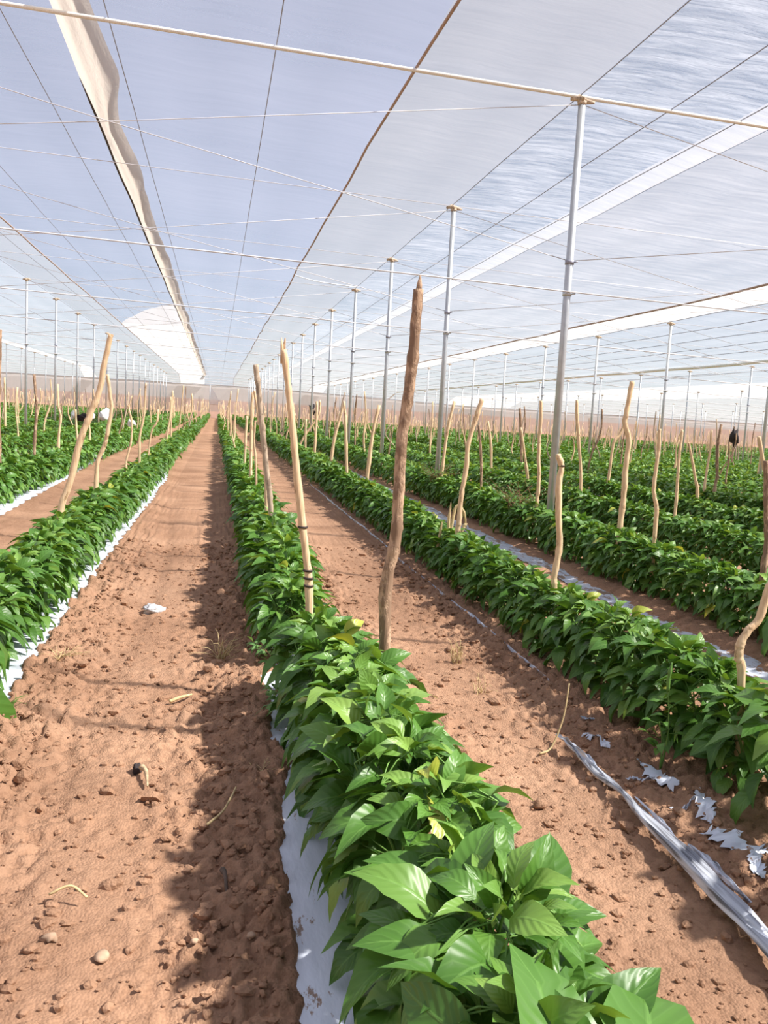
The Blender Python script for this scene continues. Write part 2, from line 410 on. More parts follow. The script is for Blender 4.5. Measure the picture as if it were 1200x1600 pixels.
# twisted length of pulled-up film on the right path
def ribbon(name, pts, wid, lift, seed, folds=5):
    P = smooth_path(pts, 90); c = 13; V = []
    rg = np.random.default_rng(seed); ph = rg.uniform(0, 6, 4)
    for i, p in enumerate(P):
        t = i/(len(P)-1); w_ = np.interp(t, np.linspace(0, 1, len(wid)), wid); lf = np.interp(t, np.linspace(0, 1, len(lift)), lift)
        tw = .35*math.sin(t*5+ph[0])
        for j in range(c):
            u = j/(c-1)-.5
            zz = .013*math.cos(u*folds*2*math.pi+1.2*math.sin(t*7+ph[1]))*(1+.6*math.sin(t*23+u*9)) + .02*math.cos(u*math.pi)
            zz *= min(1, w_/.04)
            xx = u*w_; xr = xx*math.cos(tw)-zz*math.sin(tw); zr = xx*math.sin(tw)+zz*math.cos(tw)
            X0 = p[0]+xr; V.append((X0, p[1], ground_base(p[0], p[1])+lf+zr+.02))
    q = np.arange(len(P)*c).reshape(len(P), c)
    F = np.stack([q[:-1, :-1], q[:-1, 1:], q[1:, 1:], q[1:, :-1]], -1).reshape(-1, 4)
    return mesh_np(name, np.array(V), F, M['pleat'])
tw = thing('twisted_film', (0, 0, 0), 'long twisted ribbon of grey white film lying on the right hand path', 'plastic film')
link('ribbon', ribbon('ribbon', [(1.25, 2.62, 0), (1.24, 2.40, 0), (1.245, 2.25, 0), (1.225, 2.08, 0), (1.22, 1.82, 0), (1.21, 1.62, 0), (1.205, 1.45, 0), (1.2, 1.25, 0), (1.19, .9, 0)], [.018, .032, .012, .028, .042, .04, .04, .03, .03], [.015, .02, .03, .03, .03, .03, .03, .03], 3), tw)
link('strand', ribbon('strand', [(1.262, 2.2, 0), (1.27, 2.05, 0), (1.275, 1.98, 0)], [.004, .016, .003], [.03, .02, .01], 5, 2), tw)
link('strand', ribbon('strand', [(1.27, 1.92, 0), (1.285, 1.82, 0), (1.305, 1.69, 0)], [.004, .022, .006], [.03, .02, .0], 7, 3), tw)
link('strand', ribbon('strand', [(1.23, 2.72, 0), (1.232, 2.62, 0), (1.245, 2.5, 0), (1.25, 2.36, 0)], [.01, .02, .03, .01], [.02, .03, .02, .01], 9, 2), tw)

def scrap(pts, wid, seed, name, mat, z=.010):
    """ragged flat piece of film following pts"""
    P = smooth_path([(a, b, 0) for a, b in pts], 26); rg = np.random.default_rng(seed); c = 5; V = []
    for i, p in enumerate(P):
        t = i/25; w_ = wid*(.35+.65*math.sin(math.pi*min(max(t, .04), .96)))*rg.uniform(.35, 1.45)
        for j in range(c):
            u = j/(c-1)-.5; V.append((p[0]+u*w_+rg.uniform(-.003, .003), p[1]+rg.uniform(-.004, .004), gz(p[0]+u*w_, p[1])+z*rg.uniform(.25, .8)))
    q = np.arange(len(P)*c).reshape(len(P), c)
    F = np.stack([q[:-1, :-1], q[:-1, 1:], q[1:, 1:], q[1:, :-1]], -1).reshape(-1, 4)
    return mesh_np(name, np.array(V), F, mat)
for i, (pts, w_, lab) in enumerate([
    ([(1.40, 2.88), (1.43, 2.84)], .03, 'small white film scrap farthest from the camera on the right path'),
    ([(1.345, 2.74), (1.36, 2.68), (1.375, 2.60)], .03, 'white film scrap beside the far end of the twisted ribbon'),
    ([(1.345, 2.40), (1.37, 2.375), (1.405, 2.345)], .022, 'thin white film scrap lying left of a larger ragged one'),
    ([(1.415, 2.46), (1.425, 2.40), (1.43, 2.33), (1.435, 2.27)], .05, 'ragged white film scrap under the edge of the pepper leaves'),
    ([(1.365, 2.17), (1.40, 2.155), (1.43, 2.15)], .03, 'fringed white film scrap fanning out from a larger torn piece'),
    ([(1.475, 2.21), (1.45, 2.15), (1.435, 2.09), (1.42, 2.04)], .045, 'torn white film piece with a narrow neck beside the pepper leaves'),
    ([(1.395, 2.03), (1.40, 1.975), (1.42, 1.93), (1.45, 1.885), (1.455, 1.86)], .075, 'largest torn white film piece with holes on the right path'),
    ([(1.425, 1.86), (1.405, 1.82), (1.395, 1.77)], .04, 'white film scrap nearest the camera on the right path')]):
    tag(link('film_scrap', scrap(pts, w_, 40+i, 'film_scrap', M['film'])), lab, 'plastic scrap', 'torn film scraps on the right path')

# ------------------------------------------------------------------ pepper plants
def leaves(P, D, U, L, W, fold, droop, nu, nv, tint):
    P = np.asarray(P); m = len(P)
    D = D/np.linalg.norm(D, axis=1)[:, None]
    U = U - D*(U*D).sum(1)[:, None]; U /= np.linalg.norm(U, axis=1)[:, None]
    Sd = np.cross(D, U)
    t = np.linspace(0, 1, nv+1); u = np.linspace(-1, 1, nu+1)
    w = np.clip(t, 0, 1)**.6*(1-t)**1.08; w = w/w.max(); w[0] = .03; w[-1] = .0 if nv > 2 else .05
    T, UU = np.meshgrid(t, u, indexing='ij'); Wt = np.repeat(w[:, None], nu+1, 1)
    T = T[None]; UU = UU[None]; Wt = Wt[None]
    L_ = L[:, None, None]; W_ = W[:, None, None]; fo = fold[:, None, None]; dr = droop[:, None, None]
    along = L_*(T-.22*dr*dr*T**3)
    z = L_*(-dr*T*T*.62 + .12*np.sin(T*math.pi)) + W_*Wt*np.abs(UU)**1.4*fo
    if nv > 4: z = z + W_*.09*np.sin(T*19+fo*30)*np.abs(UU)*Wt
    side = W_*UU*Wt*(1-.25*np.abs(fo))
    V = P[:, None, None, :] + D[:, None, None, :]*along[..., None] + U[:, None, None, :]*z[..., None] + Sd[:, None, None, :]*side[..., None]
    k = (nv+1)*(nu+1); q = np.arange(k).reshape(nv+1, nu+1)
    f = np.stack([q[:-1, :-1], q[1:, :-1], q[1:, 1:], q[:-1, 1:]], -1).reshape(-1, 4)
    F = (f[None]+(np.arange(m)*k)[:, None, None]).reshape(-1, 4)
    uv = np.stack([np.broadcast_to((UU+1)/2, (m, nv+1, nu+1)), np.broadcast_to(T, (m, nv+1, nu+1))], -1).reshape(-1, 2)
    return V.reshape(-1, 3), F, uv, np.repeat(tint, k)

def plant_leaves(rg, n, size=1.0):
    nt_ = int(n*.24); nl = int(n*.26); ns = n-nt_-nl
    phi = np.concatenate([np.arange(n)*2.39996]) + rg.uniform(-.5, .5, n)
    th = np.concatenate([rg.uniform(.0, .55, nt_), np.arccos(1-rg.uniform(.12, 1.0, ns)), rg.uniform(1.45, 1.75, nl)])
    lob = 1 + .13*np.sin(phi*3+rg.uniform(0, 6))
    rh = np.where(np.arange(n) >= nt_+ns, rg.uniform(.06, .125, n), .112*lob*rg.uniform(.8, 1.1, n))
    zc_ = np.where(np.arange(n) >= nt_+ns, rg.uniform(.07, .19, n), .185+.165*np.cos(th)*rg.uniform(.82, 1.06, n))
    P = np.stack([rh*np.sin(th)*np.cos(phi), rh*np.sin(th)*np.sin(phi), zc_], 1)
    pd = phi + rg.normal(0, .45, n)
    el = np.radians(46-np.degrees(th)*.78 + rg.normal(0, 13, n))
    D = np.stack([np.cos(el)*np.cos(pd), np.cos(el)*np.sin(pd), np.sin(el)], 1)
    U = np.array([0, 0, 1.])[None] + rg.normal(0, .30, (n, 3)) + .35*np.stack([np.cos(phi), np.sin(phi), 0*phi], 1)
    L = np.where(th < .55, rg.uniform(.048, .092, n), rg.uniform(.084, .136, n))*size
    W = L*rg.uniform(.25, .31, n)
    fold = rg.uniform(.05, .55, n); droop = rg.uniform(.1, .75, n)
    tint = np.clip(rg.normal(.40, .16, n) + np.where(th < .45, .22, 0), 0, .92)
    tint = np.where(rg.random(n) < .006, 1., tint)
    return P, D, U, L, W, fold, droop, tint

VAR = []
for v in range(10):
    rg = np.random.default_rng(100+v); n = 112
    P, D, U, L, W, fo, dr, ti = plant_leaves(rg, n)
    V, F, uv, tt = leaves(P, D, U, L, W, fo, dr, 4, 8, ti)
    fol = mesh_np('foliage', V, F, M['leaf'], uv, tt)
    st = MB(); st.tube(smooth_path([(0, 0, -.03), (.003, .002, .05), (0, 0, .11)], 6), [.0065, .006, .0055, .0055, .005, .005], 7)
    forks = []
    for k in range(4):
        a = k*math.pi/2+rg.uniform(-.4, .4); e = np.array([.075*math.cos(a), .075*math.sin(a), .21+rg.uniform(-.02, .03)])
        st.tube(smooth_path([(0, 0, .105), e*[.45, .45, .75]+[0, 0, .01], e], 6), np.linspace(.0042, .003, 6), 6); forks.append(e)
        for b in (-.5, .5):
            e2 = e+np.array([.04*math.cos(a+b*1.6), .04*math.sin(a+b*1.6), .085]); st.tube([e, (e+e2)/2+[0, 0, .008], e2], [.0028, .0024, .0018], 5); forks.append(e2)
    forks = np.array(forks)
    for p, d_ in zip(P, D):
        j = np.argmin(np.linalg.norm(forks-p, axis=1)+np.maximum(0, forks[:, 2]-p[2])*2); s_ = forks[j] if p[2] > .17 else np.array([0, 0, .10])
        st.tube([s_, (s_+p)/2+[0, 0, .012], p+d_*.004], [.0017, .0015, .0013], 4, cap=False)
    VAR.append((fol, st.mesh('stem', M['stem'])))

spots = []
for n in range(-20, 52):
    yy = .45 + (.11 if n % 2 else 0); xr = rowx(n)
    while yy < 86.5:
        yy += .195*RS.uniform(.86, 1.14)
        if 36.4 < yy < 40.2: continue
        if n == 1 and 3.28 < yy < 3.52: continue
        if n == 1 and yy < .62: continue
        if yy < .9*abs(xr)/.9 - 2.5 and not inframe(xr, yy, .3, 250): continue
        q = px(xr, yy, .3)
        if q is None or not (-260 < q[0] < 1200+320 and -200 < q[1] < 2300): continue
        spots.append((n, xr+RS.uniform(-.02, .02)+(float(np.interp(yy, [2.4, 3.3], [.055, 0])) if n == 1 else float(np.interp(yy, [3.2, 4.2], [-.05, 0])) if n == 0 else 0), yy, q))
def seen(s):
    return inframe(s[1], s[2], .38, 45) or inframe(s[1], s[2], .2, 30) or inframe(s[1], s[2], .05, 20)
vis = [s for s in spots if seen(s)]
vis.sort(key=lambda s: s[3][2]); NEAR = vis[:300]; nearset = set(id(s) for s in NEAR)
REST = [s for s in spots if id(s) not in nearset]
cnt = {}
NEAR.sort(key=lambda s: (s[0], s[2]))
for s in NEAR:
    n, xx, yy, q = s; i = cnt.get(n, 0); cnt[n] = i+1
    lab = 'green pepper plant, %s from the camera in the %s' % (ordw(i), rowname(n))
    t = thing('pepper_plant', (xx, yy, float(ground_base(xx, yy))-.012), lab, 'plant', 'pepper plants of the nearest rows', RS.uniform(0, 6.28))
    sc = RS.uniform(.98, 1.14)
    if n == 1 and 3.0 < yy < 3.7: sc *= .9
    if n >= 2: sc *= .87 if n == 2 and yy < 8 else .93
    if n == 0: sc *= .92
    t.scale = (sc, sc, sc*RS.uniform(.97, 1.08))
    f, st = VAR[RS.randrange(10)]
    link('foliage', f, t); link('stem', st, t)

LOW = {}
for lod, (n, sz) in enumerate(((40, 1.18), (17, 1.75))):
    for v in range(8): LOW[lod, v] = plant_leaves(np.random.default_rng(300+v+20*lod), n, sz)
parts = []; off = 0
for lod in (0, 1):
    acc = [[] for _ in range(8)]
    for s in REST:
        far_ = s[3][2] > 26 or not inframe(s[1], s[2], .3, 60)
        if (lod == 1) != far_: continue
        P, D, U, L, W, fo, dr, ti = LOW[lod, RS.randrange(8)]
        a = RS.uniform(0, 6.28); c_, s_ = math.cos(a), math.sin(a); R = np.array([[c_, -s_, 0], [s_, c_, 0], [0, 0, 1]]); k = RS.uniform(1.0, 1.18)
        for lst, arr in zip(acc, (P@R.T*k + [s[1], s[2], float(ground_base(s[1], s[2]))], D@R.T, U@R.T, L*k, W*k*(1 if lod == 0 else 1.1), fo, dr, ti)): lst.append(arr)
    A = [np.concatenate(a) for a in acc]
    V, F, uv, tt = leaves(*A[:7], 2, 4 if lod == 0 else 3, A[7])
    parts.append((V, F+off, uv, tt)); off += len(V)
o = link('pepper_foliage', mesh_np('pepper_foliage', *[np.concatenate([p[i] for p in parts]) for i in (0, 1)], M['leaf'], np.concatenate([p[2] for p in parts]), np.concatenate([p[3] for p in parts])))
tag(o, 'dense green pepper rows filling the field behind the nearest plants', 'plants', kind='stuff')
print('plants', len(NEAR), len(REST), 'depth', max(s[3][2] for s in NEAR))

# ------------------------------------------------------------------ net roof and end wall
NET = dict(  # density and tone per panel carry how it catches the sun
    a=mat_net('net_thin', .43, (.44, .46, .57), .02, .15),
    b=mat_net('net_mid', .50, (.455, .46, .50), .035, .3),
    c=mat_net('net_wrinkled', .45, (.56, .58, .65), .2, 1.0, (1.1, 8., 1), .3, dirn=.12),
    d=mat_net('net_right', .50, (.51, .51, .55), .10, .6, (.7, 5., 1), .3, dirn=-.1),
    e=mat_net('net_doubled_sunlit', .88, (.62, .61, .61), .06, .3),
    g=mat_net('net_strip', .53, (.62, .62, .66), .06, .4),
    f=mat_net('net_far', .49, (.50, .52, .58), .06, .4, (.3, 3., 1)),
)
ceiling = bpy.data.objects.new('ceiling', None); COL.objects.link(ceiling); tag(ceiling, kind='structure')
def wall_top(X): return 3.36 - np.clip(np.asarray(X)-4, 0, 24)*.026
def panel(name, x0, x1, y0, y1, mat, d0=.05, d1=.05, sag=.03, parent=None, front=None):
    xs = np.linspace(x0, x1, max(5, int((x1-x0)/.22)+1)); ys = list(np.arange(y0, min(y1, ROOFEND), .5)) + ([ROOFEND, 85, 86, 87, 87.9] if y1 > ROOFEND else [y1])
    XX, YY = np.meshgrid(xs, np.array(ys)); u = (XX-x0)/(x1-x0)
    if front is not None: YY = np.maximum(YY, front(XX))
    per = (x1-x0)/max(1, round((x1-x0)/.9))
    zz = zroof(XX) + d0*(1-u)+d1*u + sag*np.abs(np.sin(math.pi*(XX-x0)/per))*(.6+.8*fbm(XX*.3, YY*.25, 5, 2)) + .02*np.sin(math.pi*(YY-7.09)/4)**2
    t = np.clip((YY-ROOFEND)/(87.9-ROOFEND), 0, 1); zz = zz*(1-t) + wall_top(XX)*t - .25*np.sin(math.pi*t)*0
    q = np.arange(XX.size).reshape(XX.shape)
    F = np.stack([q[:-1, :-1], q[:-1, 1:], q[1:, 1:], q[1:, :-1]], -1).reshape(-1, 4)
    o = link(name, mesh_np(name, np.stack([XX, YY, zz], -1).reshape(-1, 3), F, mat), parent or ceiling); o['kind'] = 'structure'; return o
Y0 = -14
for x0, x1, y1, m, d0, d1, sg in [
    (-28, -12.9, 99, 'f', .05, .05, .03), (-12.9, -11.7, 99, 'e', .05, -.04, .02), (-11.7, -4.8, 99, 'f', -.04, .03, .03), (-4.8, -3.67, 99, 'b', .03, .05, .02),
    (-3.67, -1.30, 34.2, 'a', .05, .16, .02), (-1.30, 1.53, 99, 'a', .17, .07, .02), (1.53, 2.97, 99, 'b', .07, .03, .02),
    (2.97, 4.5, 99, 'c', .03, .05, .02), (4.5, 4.82, 99, 'g', .05, .0, .01), (4.82, 9.14, 99, 'd', .0, -.10, .03), (9.14, 10.74, 99, 'e', -.10, .03, .02),
    (10.74, 17.75, 99, 'f', .03, .05, .03), (17.75, 24, 99, 'f', .05, .05, .03), (24, 31, 99, 'e', .05, .05, .03), (31, 75, 99, 'd', .05, .05, .03)]:
    panel('net_panel', x0, x1, Y0, y1, NET[m], d0, d1, sg)
panel('net_panel', -3.67, -1.30, 24, 99, NET['e'], .03, .14, .02, front=lambda x: 27+7*np.clip((-1.3-x)/2.37, 0, 1)**1.5)  # sunlit white of this sheet is put into a denser, paler net

def wall(name, p0, p1, mat, top=None):
    n = 60; t = np.linspace(0, 1, n); hgt = np.linspace(0, 1, 7)
    xx = p0[0]+(p1[0]-p0[0])*t; yy = p0[1]+(p1[1]-p0[1])*t
    tp = wall_top(xx) if top is None else top(xx)
    b = slope(xx)-.05
    V = np.stack([np.repeat(xx[:, None], 7, 1)+0*hgt, np.repeat(yy[:, None], 7, 1)+.06*np.sin(np.arange(n)*2.1)[:, None]*np.sin(hgt*math.pi), b[:, None]+(tp-b)[:, None]*hgt], -1).reshape(-1, 3)
    q = np.arange(n*7).reshape(n, 7); F = np.stack([q[:-1, :-1], q[1:, :-1], q[1:, 1:], q[:-1, 1:]], -1).reshape(-1, 4)
    o = link(name, mesh_np(name, V, F, mat)); tag(o, kind='structure'); return o
WN = mat_net('net_wall', .72, (.84, .80, .82), .05, .2, (2, 2, .5), .5, pink=((.86, .62, .55), 1.75, 1.95))
wall('wall_back', (-28, ENDY), (75, ENDY), WN)
wall('wall_left', (-28, Y0), (-28, ENDY), WN, lambda x: zroof(x)+.05)
wall('wall_right', (75, Y0), (75, ENDY), WN, lambda x: zroof(x)+.05)
V_, F_ = tube([(x, ENDY-.03, float(wall_top(x))) for x in np.linspace(-28, 75, 60)], .022, 5)
tag(link('trim_1', mesh_np('trim_1', V_, F_, M['wire'])), kind='structure')
# entrance flap in the end wall
fl = thing('wall_flap', (0, 0, 0), 'small loose net flap hanging from the end wall beside the bare path', 'net flap')
b = MB(); b.add([(-.75, 87.7, 3.3), (.0, 87.6, 2.15), (.9, 87.55, 1.35), (-.7, 87.55, 1.42), (-.72, 87.5, 2.4), (.1, 87.65, 1.9)], [(0, 1, 5, 4), (4, 5, 2, 3)])
link('flap', b.mesh('flap', NET['b']), fl)
b = MB(); b.tube([(-.72, 87.5, 1.40), (.9, 87.5, 1.33)], .03, 6); link('rod', b.mesh('rod', M['seam']), fl)
b = MB(); b.tube([(-.74, 87.6, 0), (-.74, 87.6, 3.35)], .035, 6); link('pole', b.mesh('pole', M['post']), fl)

# rolled-up net hanging under the roof left of the path
roll = thing('net_roll', (0, 0, 0), 'long rolled-up cream net hanging under the roof above the wide bare path', 'net')
ys = np.concatenate([np.arange(-6, 30, .2), np.arange(30, 87, 1.)]); c = 15; V = []
for y in ys:
    wl = -1.385 + .012*math.sin(y*1.1); 
    w_ = .30 + .06*float(fbm(np.array(y*.45), np.array(0.), 15, 3)-.45)*2 + .12*math.exp(-((y-8.7)/.8)**2) - .05*math.exp(-((y-10.5)/1.2)**2) + .012*float(vnoise(np.array(y*2.), np.array(1.), 3)-.5)
    dp = .11 + .05*float(fbm(np.array(y*.7), np.array(4.), 16, 3)-.5)
    for j in range(c):
        u = j/(c-1); zz = -dp*math.sin(math.pi*u)**.7 + .016*math.sin(u*11+y*.25)*math.sin(math.pi*u) + .018*float(vnoise(np.array(y*1.7), np.array(u*5), 6)-.5)
        V.append((wl+w_*u, y, float(zroof(-1.2))+.165+zz))
q = np.arange(len(ys)*c).reshape(len(ys), c)
ROLLM = mat_net('rolled_net', .97, (.66, .59, .52), .02, .4, (6, 1.2, 1), .45)
link('cloth', mesh_np('cloth', np.array(V), np.stack([q[:-1, :-1], q[:-1, 1:], q[1:, 1:], q[1:, :-1]], -1).reshape(-1, 4), ROLLM), roll)
b = MB(); b.tube(smooth_path([(-1.335+.012*math.sin(y*1.9), y, float(zroof(-1.3))+.055+.01*math.sin(y)) for y in np.arange(8.6, 34, 1.6)], 80), np.interp(np.linspace(0, 1, 80), [0, .03, .3, 1], [.003, .013, .016, .01]), 6)
link('edge_gap_line', b.mesh('edge_gap_line', M['band']), roll)  # black tube put in to draw the dark gap beside the roll

# ------------------------------------------------------------------ lengthwise wires and seams under the net
def lengthwise(name, x, r, mat, dz, lab, cat, wob=0., y0=-8., y1=86., n=70):
    pts = [(x + wob*float(fbm(np.array(y*.35), np.array(x), 33, 3)-.47)*2, y, float(zroof(x))+dz+.012*math.sin(math.pi*(y-7.09)/4)**2) for y in np.linspace(y0, ROOFEND, n)] + [(x, 87.85, float(wall_top(x)))]
    V, F = tube(pts, r, 6); return tag(link(name, mesh_np(name, V, F, mat)), lab, cat)
W_ = [(-.91, 'grey roof wire running lengthwise just right of the rolled-up net'), (.37, 'grey roof wire running lengthwise above the plants right of the bare path'),
      (-1.72, 'grey roof wire running lengthwise just left of the rolled-up net'), (-2.86, 'grey roof wire second to the left of the rolled-up net'),
      (-4.03, 'grey roof wire just left of the brown roof seam on the left'), (-4.83, 'grey roof wire along the tops of the left line of posts'),
      (2.97, 'grey roof wire along the tops of the nearest right line of posts'), (3.82, 'grey roof wire just right of the nearest line of posts'),
      (4.5, 'grey roof wire along the left edge of the narrow bright net strip'), (4.83, 'grey roof wire along the right edge of the narrow bright net strip'),
      (10.74, 'grey roof wire along the tops of the second right line of posts'), (12.1, 'grey roof wire first beyond the second right line of posts'),
      (13.3, 'grey roof wire second beyond the second right line of posts'), (14.6, 'grey roof wire third beyond the second right line of posts'),
      (15.8, 'grey roof wire fourth beyond the second right line of posts'), (20.1, 'grey roof wire first beyond the third right line of posts'),
      (-6.6, 'grey roof wire first beyond the left line of posts'), (-8.6, 'grey roof wire second beyond the left line of posts'),
      (-12.9, 'grey roof wire along the second left line of posts')]
for x, lab in W_: lengthwise('roof_wire', x, .0045 if abs(x) < 6 else .008, M['wire'], .025, lab, 'wire')['group'] = 'lengthwise roof wires'
lengthwise('roof_seam', 1.53, .014, M['seam'], .035, 'twisted brown seam of the roof net above the right path', 'net seam', .10)
lengthwise('roof_seam', -3.67, .013, M['seam'], .025, 'dark brown seam of the roof net near the left line of posts', 'net seam', .04)
lengthwise('roof_seam', 9.14, .022, M['seam'], -.10, 'brown hanging edge of the bright net band before the second right posts', 'net seam', .16)
lengthwise('roof_seam', 17.75, .06, M['rope'], -.02, 'pale bunched net seam along the third right line of posts', 'net seam', .25)
b = MB(); b.tube(smooth_path([(1.53, 18.5, 4.03), (2.1, 18.9, 4.0), (2.97, 19.09, 3.98)], 10), .012, 5)
tag(link('hanging_rope', b.mesh('hanging_rope', M['film'])), 'short white cord from the brown roof seam to a post top', 'cord')

# ------------------------------------------------------------------ posts, cross cables and braces
LINES = {-2: -12.57, -1: -4.80, 0: 2.97, 1: 10.74, 2: 18.51, 3: 26.28, 4: 34.05, 5: 41.8}
LNAME = {-2: 'the second line left of the wide path', -1: 'the line left of the wide path', 0: 'the nearest line right of the path', 1: 'the second line right of the path',
         2: 'the third line right of the path', 3: 'the fourth line right of the path', 4: 'the fifth line right of the path', 5: 'the sixth line right of the path'}
PM = {}
for li in LINES:
    for k in range(0, 20):
        x = LINES[li]; y = 7.09 + 4*k
        if not (inframe(x, y, 3.8, 12) or inframe(x, y, 1.2, 12)): continue
        if li >= 4 and k % 1: continue
        t = thing('steel_post', (x, y, float(slope(x))), 'grey steel post, %s from the camera in %s' % (ordw(k if li == 0 else sum(1 for q in PM if q[0] == li)), LNAME[li]), 'post', 'steel posts holding up the net roof')
        PM[li, k] = 1
        top = float(zroof(x))-float(slope(x))-.02
        key = ('m', li)
        if key not in PM:
            b = MB(); b.tube([(0, 0, -.1), (0, 0, top*.5), (0, 0, top-.03)], [.034, .033, .032], 14); p_ = b.mesh('pipe', M['post'])
            b = MB(); b.tube([(0, 0, top-.05), (0, 0, top-.02)], [.036, .042], 10); b.tube([(-.10, .01, top-.012), (-.03, 0, top+.004), (.04, .01, top-.004), (.11, -.01, top-.022)], [.012, .028, .030, .010], 7, rough=.25, rng=RS)
            b.tube([(-.02, -.08, top-.016), (0, 0, top), (.01, .09, top-.01)], [.01, .024, .01], 6, rough=.25, rng=RS); c_ = b.mesh('cap', M['rust'])
            cl = []
            for hh in (1.63, 1.36):
                b = MB(); b.tube([(0, 0, top-hh-.018), (0, 0, top-hh+.018)], .040, 12); b.tube([(.03, -.03, top-hh), (.062, -.035, top-hh+.004)], .007, 5); cl.append(b.mesh('clamp', M['post'] if hh > 1.5 else M['wire']))
            PM[key] = (p_, c_, cl)
        p_, c_, cl = PM[key]
        link('pipe', p_, t); link('cap', c_, t)
        if y < 30:
            for m_ in cl: link('clamp', m_, t)
kn = lambda k: '%s row of posts from the camera' % ordw(k)
for k in range(0, 20):
    y = 7.09+4*k; xs = np.linspace(-28, 75, 54); r = .016 if k == 0 else .0035+.00008*y
    pts = [(x, y, float(zroof(x))-.005) for x in xs]
    V, F = tube(pts, r, 6); tag(link('roof_cable', mesh_np('roof_cable', V, F, M['rope'] if k == 0 else M['lowwire'])), ('thick pale rope crossing under the roof at the ' if k == 0 else 'thin pale cable crossing under the roof at the ')+kn(k), 'cable', 'cross cables under the roof')
    if k < 12:
        pts = [(x, y-.045, float(zroof(x))-1.635) for x in xs]
        V, F = tube(pts, .006+.0001*y, 6); tag(link('low_cable', mesh_np('low_cable', V, F, M['lowwire'])), 'pale cable strung lower between posts at the '+kn(k), 'cable', 'lower cross cables between posts')
    if k < 5:
        for li in (-1, 0, 1):
            xa, xb = LINES[li], LINES[li+1]
            for flip in (0, 1):
                za = float(zroof(xa))-(1.36 if flip else .05); zb = float(zroof(xb))-(.05 if flip else 1.36)
                V, F = tube([(xa, y+.03+.02*flip, za), ((xa+xb)/2, y+.03+.02*flip, (za+zb)/2-.02), (xb, y+.03+.02*flip, zb)], .003+.0001*y, 5)
                tag(link('brace_wire', mesh_np('brace_wire', V, F, M['lowwire'])), 'thin %s brace wire %s at the %s row of posts' % ('rising' if flip else 'falling', {-1: 'above the bare path', 0: 'in the first right bay', 1: 'in the second right bay'}[li], ordw(k)), 'wire', 'crossed brace wires between posts')

